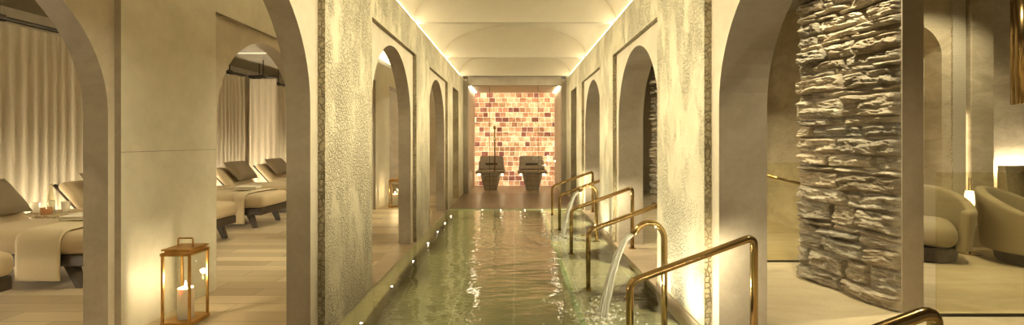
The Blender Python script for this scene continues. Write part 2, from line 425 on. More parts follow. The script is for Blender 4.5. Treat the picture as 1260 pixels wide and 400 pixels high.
def cushion(mb, x0, x1, y0, y1, z0, z1, r=0.08, n=10, crown=0.02, mat=None):
    """soft box: a subdivided box whose points are pulled in to a rounded box of radius r"""
    cx, cy, cz = (x0 + x1) / 2, (y0 + y1) / 2, (z0 + z1) / 2
    hx, hy, hz = (x1 - x0) / 2, (y1 - y0) / 2, (z1 - z0) / 2
    rr = min(r, hx, hy, hz)
    def warp(t): return math.sin(t * PI / 2)
    def place(p):
        q = Vector((p[0] * hx, p[1] * hy, p[2] * hz))
        inner = Vector((max(-hx + rr, min(hx - rr, q.x)), max(-hy + rr, min(hy - rr, q.y)), max(-hz + rr, min(hz - rr, q.z))))
        d = q - inner
        if d.length > 1e-9: q = inner + d.normalized() * rr
        if p[2] > 0: q.z += crown * (1 - p[0] ** 2) * (1 - p[1] ** 2)
        q += Vector((cx, cy, cz))
        return mat @ q if mat is not None else q
    for ax in range(3):
        for sg in (-1, 1):
            def fn(u, v, ax=ax, sg=sg):
                a, b2 = warp(2 * u - 1), warp(2 * v - 1)
                if sg < 0: a = -a
                p = [0, 0, 0]; p[ax] = sg; p[(ax + 1) % 3] = a; p[(ax + 2) % 3] = b2
                return place(p)
            mb.grid(fn, n, n)

# ------------------------------------------------------------------ arched walls
def arch_wall(name, xf, into, t, d, recs, y_start, y_end, ztop, ptop, spring, R, mats, doors=(), seg=28):
    """wall along Y. xf = face towards the pool, into = +1/-1 the way the wall goes in, recessed panels with arches.
    material slots: 0 carved face, 1 carved reveal, 2 panel, 3 arch soffit and jambs, 4 back"""
    mb = MB(); X = lambda w: xf + into * w
    def q(y0, y1, z0, z1, w, mi):
        mb.quad((X(w), y0, z0), (X(w), y1, z0), (X(w), y1, z1), (X(w), y0, z1), mi)
    cuts = sorted([(a, b2, 'arch') for a, b2 in recs] + [(a, b2, 'door') for a, b2 in doors])
    y = y_start
    for a, b2, k in cuts:
        q(y, a, 0, ztop, 0, 0)
        q(a, b2, ptop, ztop, 0, 0)
        if k == 'arch':
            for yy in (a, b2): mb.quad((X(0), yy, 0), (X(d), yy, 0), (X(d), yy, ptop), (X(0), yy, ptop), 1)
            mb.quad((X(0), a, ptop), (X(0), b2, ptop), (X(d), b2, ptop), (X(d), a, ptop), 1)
            if b2 - a < 2.5:
                c = (a + b2) / 2; j0, j1 = c - R, c + R
                arc = [(c - R * math.cos(PI * i / seg), spring + R * math.sin(PI * i / seg)) for i in range(seg + 1)]
            else:            # the wide near bay: two quarter rounds joined by a level head
                j0, j1 = a + 0.115, b2 - 0.115; hs = seg // 2
                arc = [(j0 + R - R * math.cos(PI / 2 * i / hs), spring + R * math.sin(PI / 2 * i / hs)) for i in range(hs + 1)]
                arc += [(j1 - R + R * math.sin(PI / 2 * i / hs), spring + R * math.cos(PI / 2 * i / hs)) for i in range(hs + 1)]
            for w, mi, tp in ((d, 2, ptop), (t, 4, ztop)):
                q(a, j0, 0, tp, w, mi); q(j1, b2, 0, tp, w, mi)
                for (ya, za), (yb, zb) in zip(arc, arc[1:]):
                    mb.quad((X(w), ya, za), (X(w), yb, zb), (X(w), yb, tp), (X(w), ya, tp), mi)
            pts = [(j0, 0)] + arc + [(j1, 0)]
            for (ya, za), (yb, zb) in zip(pts, pts[1:]):
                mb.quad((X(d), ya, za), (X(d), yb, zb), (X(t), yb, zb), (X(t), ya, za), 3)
        else:
            for yy in (a, b2): mb.quad((X(0), yy, 0), (X(t), yy, 0), (X(t), yy, ptop), (X(0), yy, ptop), 1)
            mb.quad((X(0), a, ptop), (X(0), b2, ptop), (X(t), b2, ptop), (X(t), a, ptop), 1)
            q(a, b2, ptop, ztop, t, 4)
        y = b2
    q(y, y_end, 0, ztop, 0, 0)
    y = y_start
    for a, b2, k in cuts:
        q(y, a, 0, ztop, t, 4); y = b2
    q(y, y_end, 0, ztop, t, 4)
    mb.quad((X(0), y_start, ztop), (X(0), y_end, ztop), (X(t), y_end, ztop), (X(t), y_start, ztop), 4)
    for yy in (y_start, y_end): mb.quad((X(0), yy, 0), (X(t), yy, 0), (X(t), yy, ztop), (X(0), yy, ztop), 4)
    return struct(mb.build(name, mats))
RECS = [(-0.60, 3.15), (4.19, 6.085), (7.03, 8.92)]
RECS2 = [(-1.62, 0.25), (1.27, 3.15), (4.15, 6.085), (7.03, 8.92)]
PT, SPR, RA = H + 1.135, H + 0.222, 0.829
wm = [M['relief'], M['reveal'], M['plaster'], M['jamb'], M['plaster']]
DOORS = [(9.66, 10.62)]
arch_wall('wall_left', -XW, -1, 0.21, 0.05, RECS, -3.0, 11.62, ZT, PT, SPR, RA, wm, DOORS)
arch_wall('wall_right', XW, 1, 0.37, 0.05, RECS, -3.0, 11.62, ZT, PT, SPR, RA, wm, DOORS)
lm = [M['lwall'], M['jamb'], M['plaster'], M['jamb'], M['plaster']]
arch_wall('wall_left_lounge', -2.72, -1, 0.215, 0.045, RECS2, -3.0, 13.6, ZT, H + 1.17, H + 0.18, 0.89, lm, [(9.9, 11.6)])
# thin joint lines in the lounge-side panels
mb = MB(); mb.box(-2.7215, -2.7185, 3.15, 4.15, H - 0.086, H - 0.081)
struct(mb.build('trim_1', M['jamb']))

# ------------------------------------------------------------------ pool, floors
YP = 9.03
mb = MB()
mb.quad((-XW, -3, -0.90), (0.53, -3, -0.90), (0.53, YP, -0.90), (-XW, YP, -0.90))
mb.quad((0.53, -3, -0.22), (XW, -3, -0.22), (XW, YP, -0.22), (0.53, YP, -0.22), 1)
mb.quad((0.53, -3, -0.90), (0.53, YP, -0.90), (0.53, YP, -0.22), (0.53, -3, -0.22))
mb.quad((-XW, YP, -0.90), (XW, YP, -0.90), (XW, YP, 0.0), (-XW, YP, 0.0))
mb.quad((-XW, -3, -0.90), (XW, -3, -0.90), (XW, -3, 0.0), (-XW, -3, 0.0))
struct(mb.build('floor_pool_basin', [M['pool'], M['shelf']]))
mb = MB(); mb.box(0.505, 0.565, -3, YP - 0.002, -0.24, -0.212); struct(mb.build('trim_2', M['pool_edge'], bevel=0.008))
mb = MB(); mb.box(-XW + 0.002, XW - 0.002, YP - 0.07, YP - 0.001, -0.06, -0.004); struct(mb.build('trim_11', M['pool_edge'], bevel=0.006))
mb = MB(); mb.box(-1.53, -XW, -3, 11.62, -1.2, 0.0); struct(mb.build('trim_3', M['threshold']))
mb = MB(); mb.box(XW, 1.69, -3, 11.62, -1.2, 0.0); struct(mb.build('trim_4', M['threshold']))
mb = MB(); mb.box(-XW, XW, YP + 0.012, 11.70, -1.25, 0.0); struct(mb.build('floor_deck', M['deck']))
mb = MB(); mb.box(-XW, XW, 11.702, 13.75, -0.2, 0.0); struct(mb.build('floor_niche', M['threshold']))
mb = MB(); mb.box(-7.2, -1.53, -3, 14.2, -0.2, 0.0); struct(mb.build('floor_lounge', M['plank']))
mb = MB(); mb.box(1.69, 10.2, -3, 14.2, -0.2, 0.0); struct(mb.build('floor_right', M['stone_floor']))
mb = MB(); mb.grid(lambda u, v: (-XW + 2 * XW * u, -3 + (YP + 3) * v, -0.012), 8, 40)
wat = mb.build('pool_water', M['water'], smooth=True)
tag(wat, 'clear green pool water filling the long basin between the arched walls', 'water', kind='stuff')
# plinth along the foot of the right piers
for i, (a, b2) in enumerate([(3.15, 4.19), (6.085, 7.03), (8.92, 9.66)]):
    mb = MB(); mb.box(XW - 0.012, XW - 0.001, a + 0.002, b2 - 0.002, -0.2, 0.06); struct(mb.build('baseboard_right_%d' % (i + 1), M['threshold'], bevel=0.003))

# ------------------------------------------------------------------ vaulted ceiling
BAY = [-1.68, 0.98, 3.64, 6.30, 8.96, 11.62]
ZS = 2.99; RISE = 0.62; HW = 1.40
mb = MB()
def vault(u, v):
    a = PI * u; return (-HW * math.cos(a), -3 + 14.62 * v, ZS + RISE * math.sin(a) ** 0.9)
mb.grid(vault, 48, 2)
for sx in (-1, 1):   # the upstand behind the light strip
    mb.quad((sx * HW, -3, ZT), (sx * HW, 11.62, ZT), (sx * HW, 11.62, ZS), (sx * HW, -3, ZS))
struct(mb.build('ceiling', M['ceiling'], smooth=True))
BAY[-1] = 11.53
for i, yb in enumerate(BAY):
    mb = MB(); n = 40; th = 0.09
    prof = [(-HW * math.cos(PI * k / n), ZS + RISE * math.sin(PI * k / n) ** 0.9 if 0 < k < n else ZS) for k in range(n + 1)]
    for yy in (yb, yb + th):
        for (xa, za), (xb, zb) in zip(prof, prof[1:]):
            mb.quad((xa, yy, ZS), (xb, yy, ZS), (xb, yy, zb), (xa, yy, za))
    mb.quad((-HW, yb, ZS), (HW, yb, ZS), (HW, yb + th, ZS), (-HW, yb + th, ZS))
    struct(mb.build('trim_ceiling_rib_%d' % (i + 1), M['ceiling']))
for sx, nm in ((-1, 'left'), (1, 'right')):
    mb = MB(); x0 = sx * 1.365
    mb.box(min(x0, x0 + sx * 0.012), max(x0, x0 + sx * 0.012), -2.9, 11.55, ZT + 0.001, ZT + 0.052)
    xa, xb = sorted((sx * 1.392, sx * 1.398)); mb.box(xa, xb, -2.9, 11.55, 3.004, 3.020)
    o = mb.build('cove_light', M['led_cove'])
    tag(o, 'warm light strip in the cove on top of the %s arched wall' % nm, 'light')
    w = area('added_wall_fill', (sx * 1.352, 4.3, ZT + 0.035), (0, 0, 0), 14.2, 0.02, 200.0, WARM, math.radians(95))  # area lamp hidden in the cove, added to brighten the opposite wall
    dv = Vector((-sx * 2.66, 0, -1.9)); w.rotation_euler = (dv.to_track_quat('-Z', 'X').to_matrix() @ Matrix.Rotation(0, 3, 'Z')).to_euler()
    w.rotation_euler = Matrix((Vector((0, 1, 0)), (-dv).normalized().cross(Vector((0, 1, 0))), (-dv).normalized())).transposed().to_euler()

# end wall and salt niche
XN = 1.19; ZN = H + 1.395
mb = MB()
mb.box(-XW, -XN, 11.62, 11.80, 0, ZT); mb.box(XN, XW, 11.62, 11.80, 0, ZT)
mb.box(-XN, XN, 11.62, 11.80, ZN, ZT + 0.06)
mb.box(-1.7, -XW, 11.62, 11.8, 0, 3.9); mb.box(XW, 1.7, 11.62, 11.8, 0, 3.9)
struct(mb.build('wall_end', M['jamb'], bevel=0.01))
mb = MB()
mb.box(-XN - 0.1, -XN, 11.80, 13.75, 0, ZN + 0.02); mb.box(XN, XN + 0.1, 11.80, 13.75, 0, ZN + 0.02)
struct(mb.build('wall_niche', M['plaster']))
mb = MB(); mb.box(-XN - 0.1, XN + 0.1, 11.80, 13.75, ZN + 0.02, ZN + 0.12); struct(mb.build('ceiling_niche', M['ceiling']))
# salt wall: a bed of lit mortar with individually proud blocks (one surface)
mb = MB(); mb.box(-XN, XN, 13.64, 13.74, 0, ZN + 0.02, 0)
rows = 19; rh = (ZN + 0.02) / rows
for r in range(rows):
    x = -XN - random.uniform(0, 0.12)
    while x < XN:
        w = random.uniform(0.145, 0.21); a = max(x, -XN) + 0.005; e = min(x + w, XN) - 0.005
        if e - a > 0.03:
            k = random.random()
            if k < 0.13: c = (0.32, 0.15, 0.14)
            elif k < 0.34: c = (0.56, 0.34, 0.25)
            elif k < 0.72: c = (0.72, 0.54, 0.40)
            else: c = (0.92, 0.80, 0.64)
            j = random.uniform(0.85, 1.1); mb.ct = tuple(q * j for q in c)
            pr = random.uniform(0.012, 0.04)
            mb.box(a, e, 13.64 - pr, 13.66, r * rh + 0.006, (r + 1) * rh - 0.006, 1)
        x += w
struct(mb.build('wall_salt', [M['salt_joint'], M['salt']], bevel=0.006, tone=True))
# niche corner lights
for sx, nm in ((-1, 'left'), (1, 'right')):
    mb = MB(); x0 = sx * (XN - 0.03); mb.box(min(x0, x0 - sx * 0.02), max(x0, x0 - sx * 0.02), 11.9, 13.5, ZN + 0.004, ZN + 0.018)
    tag(mb.build('niche_light', M['led_niche']), 'slim light strip in the %s ceiling corner of the salt wall niche' % nm, 'light')
# glass front of the niche
gp = empty('glass_partition', (0, 11.72, 0))
tag(gp, 'frameless glass front with a door before the glowing salt wall niche', 'glass partition')
for x0, x1 in ((-XN + 0.003, -0.645), (0.605, XN - 0.003)):
    mb = MB(); mb.box(x0, x1, -0.005, 0.005, 0.004, ZN - 0.006); mb.build('side_pane', M['glass'], gp)
mb = MB(); mb.box(-0.640, 0.600, -0.005, 0.005, 0.008, ZN - 0.010); gd = mb.build('door', M['glass'], gp)
hx = -0.51; mb = MB(); mb.tube([(hx, -0.06, 0.56), (hx, -0.06, 1.66)], 0.017, 10)
mb.lathe([(0.001, 1.635), (0.03, 1.645), (0.045, 1.68), (0.03, 1.715), (0.001, 1.725)], 14, (hx, -0.06, 0))
for z in (0.66, 1.5): mb.tube([(hx, -0.06, z), (hx, -0.005, z)], 0.008, 8)
mb.build('handle', M['brass'], gd, smooth=True)['label'] = 'tall brass door handle with a ball end'
mb = MB()
for x in (-0.6425, 0.6025): mb.box(x - 0.004, x + 0.004, -0.006, 0.006, 0.004, ZN - 0.006)
mb.build('joint_seal', M['black_metal'], gp)

# heated niche seats
def niche_seat(cx, label):
    root = empty('heated_seat', (cx, 12.55, 0))
    mb = MB()   # pedestal: tapered wedge, wider on top
    def ped(u, v):
        a = 2 * PI * u; hx = 0.17 + 0.11 * v; hy = 0.22 + 0.10 * v
        c, s2 = math.cos(a), math.sin(a); p = 0.22
        return (hx * math.copysign(abs(c) ** p, c), hy * math.copysign(abs(s2) ** p, s2) + 0.04, 0.42 * v)
    mb.grid(ped, 40, 6); mb.build('pedestal', M['seat_tile'], root, smooth=True)
    mb = MB(); mb.box(-0.40, 0.40, -0.34, 0.40, 0.455, 0.53); mb.build('seat', M['seat_tile'], root, bevel=0.03, seg=3)
    mb = MB()   # leaning back with a scooped middle
    def back(u, v):
        x = -0.37 + 0.74 * u; wv = 1 - 0.12 * v
        return (x * wv, 0.24 + 0.28 * v + 0.05 * (1 - (2 * u - 1) ** 2), 0.52 + 0.37 * v)
    mb.grid(back, 12, 10); bk = mb.build('backrest', M['seat_tile'], root, smooth=True, solid=0.09, bevel=0.02)
    mb = MB(); mb.box(-0.17, 0.17, 0.315, 0.40, 0.665, 0.715); mb.build('headrest', M['wood_dark'], root, bevel=0.015)
    for sx in (-1, 1):
        mb = MB(); mb.box(sx * 0.315 - 0.03, sx * 0.315 + 0.03, -0.33, 0.10, 0.412, 0.453); mb.build('light_strip', M['led_seat'], root)
    tag(root, label, 'seat', 'heated loungers in the salt niche')
niche_seat(-0.655, 'dark mosaic heated seat on a tapered pedestal, left before the salt wall')
niche_seat(0.48, 'dark mosaic heated seat on a tapered pedestal, right before the salt wall')

# ------------------------------------------------------------------ aisles, lounge shell
mb = MB()
def aisle(u, v): return (-1.46 - 1.32 * u, -3 + 14.8 * v, 3.05 + 0.35 * math.sin(PI * u))
mb.grid(aisle, 20, 2)
struct(mb.build('ceiling_left_aisle', M['ceiling'], smooth=True))
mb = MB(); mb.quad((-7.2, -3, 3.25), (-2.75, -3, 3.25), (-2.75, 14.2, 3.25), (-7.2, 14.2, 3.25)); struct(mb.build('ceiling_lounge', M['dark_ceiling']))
mb = MB(); mb.quad((-1.45, -3, ZT + 0.06), (-1.45, 12, ZT + 0.06), (-1.45, 12, 3.3), (-1.45, -3, 3.3)); struct(mb.build('trim_5', M['ceiling']))
mb = MB(); mb.box(-2.80, -2.76, -2.9, 11.7, ZT + 0.001, ZT + 0.012)
tag(mb.build('cove_light', M['led_aisle']), 'light strip on top of the lounge side wall of the left aisle', 'light')
mb = MB(); mb.box(-7.2, -1.3, 14.1, 14.2, 0, 3.4); struct(mb.build('wall_lounge_end', M['plaster']))
mb = MB(); mb.box(-7.3, -7.2, -3, 14.2, 0, 3.4); struct(mb.build('wall_lounge_outer', M['plaster']))
mb = MB(); mb.box(-2.72, -1.52, 11.8, 11.9, 0, 3.4); struct(mb.build('wall_left_aisle_end', M['plaster']))

# curtains
def curtain(name, p0, p1, label, seedv, z0=0.03, z1=2.80, amp=0.042, wl=0.135):
    p0 = Vector((*p0, 0)); p1 = Vector((*p1, 0)); L = (p1 - p0).length; t = (p1 - p0) / L; nn = Vector((t.y, -t.x, 0))
    rnd = random.Random(seedv); nu = int(L / wl * 10); mb = MB()
    ph = [rnd.uniform(-0.5, 0.5) for _ in range(int(L / wl) + 3)]
    def fn(u, v):
        s = u * L / wl; k = int(s); f = s - k
        a = amp * (0.75 + 0.45 * ph[k] * (1 - f) + 0.45 * ph[k + 1] * f)
        w = math.sin(2 * PI * (s + 0.16 * math.sin(s * 0.9 + seedv)))
        w = math.copysign(abs(w) ** 0.7, w)
        pinch = 0.45 + 0.55 * min(1, (1 - v) * 2.2)
        p = p0 + t * (u * L) + nn * (a * w * pinch)
        return (p.x, p.y, z0 + (z1 - z0) * v)
    mb.grid(fn, nu, 8)
    o = mb.build(name, M['curtain'], smooth=True)
    tag(o, label, 'curtain', 'lounge curtains'); return o
def rail(p0, p1, label, z=2.86):
    root = empty('curtain_rail', (p0[0], p0[1], z)); d = Vector((p1[0] - p0[0], p1[1] - p0[1], 0)); L = d.length; d.normalize()
    n2 = Vector((d.y, -d.x, 0))
    for k in (-1, 1):
        mb = MB(); mb.tube([tuple(n2 * 0.035 * k), tuple(d * L + n2 * 0.035 * k)], 0.021, 8); mb.build('rod', M['black_metal'], root, smooth=True)
    q = 0.35
    while q < L - 0.05 or q == 0.35:
        mb = MB(); c = d * min(q, L * 0.5 if L < 0.8 else q)
        mb.box(c.x - 0.025, c.x + 0.025, c.y - 0.06, c.y + 0.06, -0.04, 0.04)
        mb.tube([(c.x, c.y, 0.02), (c.x, c.y, 3.245 - z)], 0.012, 8)
        mb.build('bracket', M['black_metal'], root); q += 0.9
    tag(root, label, 'curtain rail')
curtain('curtain', (-6.28, 1.6), (-6.28, 10.62), 'long pale curtain hung in deep folds behind the row of loungers', 1)
curtain('curtain', (-6.22, 10.72), (-5.60, 10.72), 'short pale curtain panel hung across the room as a divider', 2)
curtain('curtain', (-6.30, 10.86), (-6.30, 13.9), 'pale curtain continuing beyond the short divider curtain panel', 3)
rail((-6.28, 1.6), (-6.28, 10.6), 'long double black curtain rail over the long lounge curtain')
rail((-6.24, 10.72), (-5.58, 10.72), 'short double black rail carrying the divider curtain')
rail((-6.30, 10.90), (-6.30, 13.9), 'black double rail running on beyond the divider curtain')
mb = MB(); mb.box(-6.12, -6.09, 1.6, 10.5, 0.003, 0.02)
tag(mb.build('floor_light_strip', M['led_curtain']), 'light strip on the floor at the foot of the long curtain', 'light')
mb = MB(); mb.box(-6.12, -6.09, 10.95, 13.8, 0.003, 0.02)
tag(mb.build('floor_light_strip', M['led_curtain']), 'light strip at the foot of the curtain beyond the divider', 'light')
mb = MB(); mb.box(-6.9, -3.1, 9.8, 9.83, 3.22, 3.245)
b = N('dim_ceiling_line'); b.emit(WARM, 0.9); M['dim_line'] = b.m
tag(mb.build('ceiling_light_line', M['dim_line']), 'thin light line across the dark lounge ceiling', 'light')

# ------------------------------------------------------------------ loungers
def make_lounger():
    r = empty('lounger')
    mb = MB(); mb.box(-1.72, -0.03, 0.025, 0.825, 0.205, 0.315); mb.build('frame', M['wood_dark'], r, bevel=0.012)
    for lx, sx in ((-0.24, 1), (-1.5, -1)):
        for ly in (0.085, 0.765):
            mb = MB(); t = [(lx - 0.055, ly - 0.035), (lx + 0.055, ly - 0.035), (lx + 0.055, ly + 0.035), (lx - 0.055, ly + 0.035)]
            bx = lx + sx * 0.09
            bt = [(bx - 0.03, ly - 0.025), (bx + 0.03, ly - 0.025), (bx + 0.03, ly + 0.025), (bx - 0.03, ly + 0.025)]
            vs = [(x, y, 0.23) for x, y in t] + [(x, y, 0.0) for x, y in bt]
            mb.add(vs, [(0, 1, 2, 3), (7, 6, 5, 4), (0, 4, 5, 1), (1, 5, 6, 2), (2, 6, 7, 3), (3, 7, 4, 0)])
            mb.build('leg', M['wood_dark'], r, bevel=0.006)
    mb = MB(); cushion(mb, -1.42, 0.0, 0.0, 0.85, 0.305, 0.515, 0.085, 12, 0.02); mb.build('seat_cushion', M['cushion'], r, smooth=True)
    mb = MB()
    # back shell: curved dark wood sheet with padded front, hinged at the seat
    mt = Matrix.Translation((-1.36, 0, 0.36)) @ Matrix.Rotation(math.radians(-46), 4, 'Y')
    def shell(u, v): 
        y = 0.03 + 0.79 * u; e = (2 * u - 1) ** 2
        return mt @ Vector((0.0 - 0.60 * v if False else -0.62 * v, y, -0.05 + 0.05 * e * e))
    mt = Matrix.Translation((-1.36, 0, 0.36)) @ Matrix.Rotation(math.radians(47), 4, 'Y')
    mb.grid(shell, 14, 6); mb.build('back_shell', M['wood_dark'], r, smooth=True, solid=0.03)
    mb = MB(); cushion(mb, -0.60, 0.03, 0.03, 0.82, -0.03, 0.10, 0.06, 10, 0.015, mt); mb.build('back_cushion', M['cushion'], r, smooth=True)
    return r
LY = [2.71, 4.13, 5.55, 6.97, 8.39, 9.81]
LLAB = ['padded lounger nearest the camera, only its foot end in view at left',
        'padded lounger with a wide boucle throw, left of the first pier',
        'padded lounger behind the round side table with the bottle',
        'padded lounger with a narrow draped throw, seen through the second arch',
        'padded lounger with its big brown pillow in full view through the second arch',
        'farthest padded lounger, its pillow just showing at the arch edge']
proto = make_lounger()
FX = -3.86
for i, y in enumerate(LY):
    o = proto if i == 0 else copy_tree(proto)
    o.location = (FX, y, 0); tag(o, LLAB[i], 'lounger', 'loungers along the curtain')
def make_pillow(mat, w=0.62, h=0.46, th=0.16):
    mb = MB()
    for sg in (-1, 1):
        def fn(u, v, sg=sg):
            a, b2 = 2 * u - 1, 2 * v - 1
            pin = 1 - 0.06 * (1 - abs(a) ** 2) * abs(b2) ** 3 - 0.06 * (1 - abs(b2) ** 2) * abs(a) ** 3
            tk = th / 2 * ((1 - a ** 4) * (1 - b2 ** 4)) ** 0.5
            p = Vector((sg * tk, a * w / 2 * pin * sg, b2 * h / 2 * pin))
            return p
        mb.grid(fn, 16, 16)
    return mb.build('pillow', mat, smooth=True)
PLAB = {1: 'woven brown pillow leaning on the lounger with the wide boucle throw', 2: 'brown pillow on the lounger behind the bottle table',
        3: 'brown pillow on the lounger with the narrow throw', 4: 'big brown square pillow in full view through the second arch', 5: 'farthest brown pillow, just showing at the arch edge'}
for i in range(1, 6):
    p = make_pillow(M['pillow'] if i == 1 else M['pillow_plain'])
    p.location = (FX - 1.435, LY[i] + 0.44, 0.775); p.rotation_euler = (0, math.radians(-41), math.radians(random.uniform(-6, 6)))
    tag(p, PLAB[i], 'pillow', 'lounger pillows')
def make_throw(w, zb, name='throw'):
    """cloth laid over the seat crosswise: hangs down the near side, over the top, a little down the far side"""
    mb = MB(); prof = []
    rr = 0.10; top = 0.545
    prof.append((-0.018, zb)); prof.append((-0.02, zb + 0.1)); prof.append((-0.018, 0.36))
    for k in range(7):
        a = PI * (1 - k / 6 * 0.5); prof.append((0.09 + math.cos(a) * 0.11, 0.43 + math.sin(a) * 0.11))
    for k in range(1, 8): prof.append((0.09 + k * 0.085, top - 0.005 + 0.008 * math.sin(k * PI / 8)))
    for k in range(1, 6):
        a = PI / 2 * (1 - k / 5); prof.append((0.76 + math.cos(a) * 0.11, 0.43 + math.sin(a) * 0.11))
    m = len(prof) - 1
    def fn(u, v):
        f = v * m; k = min(int(f), m - 1); g = f - k
        y = prof[k][0] * (1 - g) + prof[k + 1][0] * g; z = prof[k][1] * (1 - g) + prof[k + 1][1] * g
        hang = max(0, (0.40 - z)) if y < 0.1 else 0
        sk = 0.10 * max(0, y)          # lies a little askew
        return (-(u * w) + sk, y - 0.012 * hang * (1 + math.sin(u * 11)), z)
    mb.grid(fn, 14, 60)
    return mb.build(name, M['throw'], smooth=True, solid=0.014)
THR = {1: (0.40, 0.09, -0.24, 'cream boucle throw hanging down the side of the lounger at left of the first pier'),
       3: (0.17, 0.08, -0.26, 'narrow cream throw hanging off the lounger seen through the second arch'),
       5: (0.18, 0.10, -0.26, 'cream throw on the farthest lounger at the arch edge')}
for i, (w, zb, dx, lab) in THR.items():
    o = make_throw(w, zb); o.location = (FX + dx, LY[i], 0); tag(o, lab, 'throw', 'throws on the loungers')
def make_towel():
    r = empty('folded_towel')
    for k in range(2):
        mb = MB(); cushion(mb, -0.17, 0.17, -0.13, 0.13, k * 0.022, k * 0.022 + 0.024, 0.012, 6, 0.002); mb.build('fold', M['towel'], r, smooth=True)
    return r
TW = {1: 'folded white towel on the lounger beside the wide boucle throw', 3: 'folded white towel on the lounger beside the narrow throw', 5: 'folded white towel on the farthest lounger'}
for i, lab in TW.items():
    o = make_towel(); o.location = (FX - 0.52 if i > 1 else FX - 0.50, LY[i] + 0.52, 0.562); o.rotation_euler = (0, 0, 0.15)
    tag(o, lab, 'towel', 'folded towels on the loungers')
def make_table(x, y, label):
    r = empty('side_table', (x, y, 0))
    mb = MB(); mb.lathe([(0.25, 0.445), (0.262, 0.455), (0.268, 0.52), (0.262, 0.53)], 40); mb.build('table_top', M['table_stone'], r, bevel=0.004)
    for k in range(3):
        a = 0.4 + k * 2 * PI / 3; c, s2 = math.cos(a) * 0.20, math.sin(a) * 0.20
        mb = MB(); mb.box(c - 0.03, c + 0.03, s2 - 0.03, s2 + 0.03, 0, 0.46); mb.build('leg', M['wood_dark'], r, bevel=0.005)
    tag(r, label, 'table', 'side tables between the loungers')
make_table(-5.30, 5.265, 'round stone side table holding the bottle, glasses and amber candle')
make_table(-5.30, 8.105, 'round stone side table between loungers, cut by the wall edge at second arch')
# things on the table
mb = MB(); mb.lathe([(0.001, 0.0), (0.036, 0.0), (0.037, 0.14), (0.032, 0.185), (0.016, 0.235), (0.013, 0.29), (0.016, 0.30), (0.012, 0.305)], 20)
r = empty('glass_bottle', (-5.36, 5.27, 0.531)); mb.build('bottle', M['screen_glass'], r, smooth=True)
mb = MB(); mb.lathe([(0.001, 0.004), (0.032, 0.004), (0.033, 0.13), (0.001, 0.13)], 20); mb.build('drink', M['stream'], r, smooth=True)
mb = MB(); mb.lathe([(0.012, 0.306), (0.014, 0.308), (0.014, 0.325), (0.001, 0.325)], 12); mb.build('stopper', M['table_stone'], r)
tag(r, 'slender clear glass bottle on the round stone table', 'bottle')
def tumbler(x, y, lab):
    mb = MB(); mb.lathe([(0.001, 0.0), (0.034, 0.0), (0.042, 0.125), (0.038, 0.125), (0.031, 0.012), (0.001, 0.012)], 20)
    o = mb.build('drinking_glass', M['tumbler'], smooth=False); o.location = (x, y, 0.531)
    tag(o, lab, 'glass', 'glasses on the side table')
tumbler(-5.44, 5.17, 'clear drinking glass on the stone table, left of the amber candle')
tumbler(-5.16, 5.24, 'clear drinking glass on the stone table, right of the bottle')
r = empty('candle_holder', (-5.24, 5.10, 0.531))
mb = MB(); mb.lathe([(0.001, 0), (0.045, 0), (0.052, 0.03), (0.050, 0.075), (0.045, 0.075), (0.045, 0.03), (0.001, 0.02)], 20); mb.build('cup', M['amber'], r, smooth=True)
mb = MB(); mb.lathe([(0.001, 0.04), (0.007, 0.046), (0.005, 0.06), (0.001, 0.072)], 10); mb.build('flame', M['flame'], r, smooth=True)
tag(r, 'small amber candle cup glowing on the stone table', 'candle')

# ------------------------------------------------------------------ lanterns
def make_lantern():
    r = empty('candle_lantern'); h = 0.098; zt = 0.535
    mb = MB(); mb.box(-h - 0.012, h + 0.012, -h - 0.012, h + 0.012, 0.0, 0.03); mb.build('base', M['lantern_brass'], r, bevel=0.004)
    for sx in (-1, 1):
        for sy in (-1, 1):
            mb = MB(); mb.box(sx * h - 0.008, sx * h + 0.008, sy * h - 0.008, sy * h + 0.008, 0.03, zt - 0.02); mb.build('post', M['lantern_brass'], r, bevel=0.002)
    mb = MB(); o = h + 0.012; i = h - 0.012
    mb.box(-o, o, -o, -i, zt - 0.02, zt); mb.box(-o, o, i, o, zt - 0.02, zt); mb.box(-o, -i, -i, i, zt - 0.02, zt); mb.box(i, o, -i, i, zt - 0.02, zt)
    mb.build('top_frame', M['lantern_brass'], r)
    mb = MB(); mb.box(-0.092, 0.092, -0.092, 0.092, zt + 0.002, zt + 0.016); mb.box(-0.105, 0.105, -0.105, 0.105, zt + 0.016, zt + 0.028); mb.build('lid', M['lantern_brass'], r, bevel=0.002)
    mb = MB(); z0 = zt + 0.028
    mb.tube([(-0.055, 0, z0 - 0.005), (-0.055, 0, z0 + 0.05), (-0.050, 0, z0 + 0.062), (0.050, 0, z0 + 0.062), (0.055, 0, z0 + 0.05), (0.055, 0, z0 - 0.005)], 0.0055, 8)
    mb.build('handle', M['lantern_brass'], r)
    for k in range(4):
        m4 = Matrix.Rotation(k * PI / 2, 4, 'Z'); mb = MB(); mb.box(-h + 0.009, h - 0.009, h - 0.003, h + 0.001, 0.031, zt - 0.021, 0, m4); mb.build('glass_pane', M['glass'], r)
    mb = MB(); mb.lathe([(0.001, 0.03), (0.052, 0.03), (0.053, 0.25), (0.049, 0.256), (0.025, 0.248), (0.001, 0.246)], 24)
    c = mb.build('candle', M['wax'], r, smooth=True)
    mb = MB(); mb.tube([(0, 0, 0.245), (0.001, 0, 0.262)], 0.0018, 6); mb.build('wick', M['wick'], c)
    mb = MB(); mb.lathe([(0.001, 0.256), (0.006, 0.262), (0.0085, 0.272), (0.006, 0.288), (0.001, 0.308)], 12); mb.build('flame', M['flame'], c, smooth=True)
    return r
lan = make_lantern(); lan.location = (-2.468, 3.42, 0.0)
tag(lan, 'big brass and glass candle lantern on the floor before the near wall panel', 'lantern', 'brass floor lanterns')
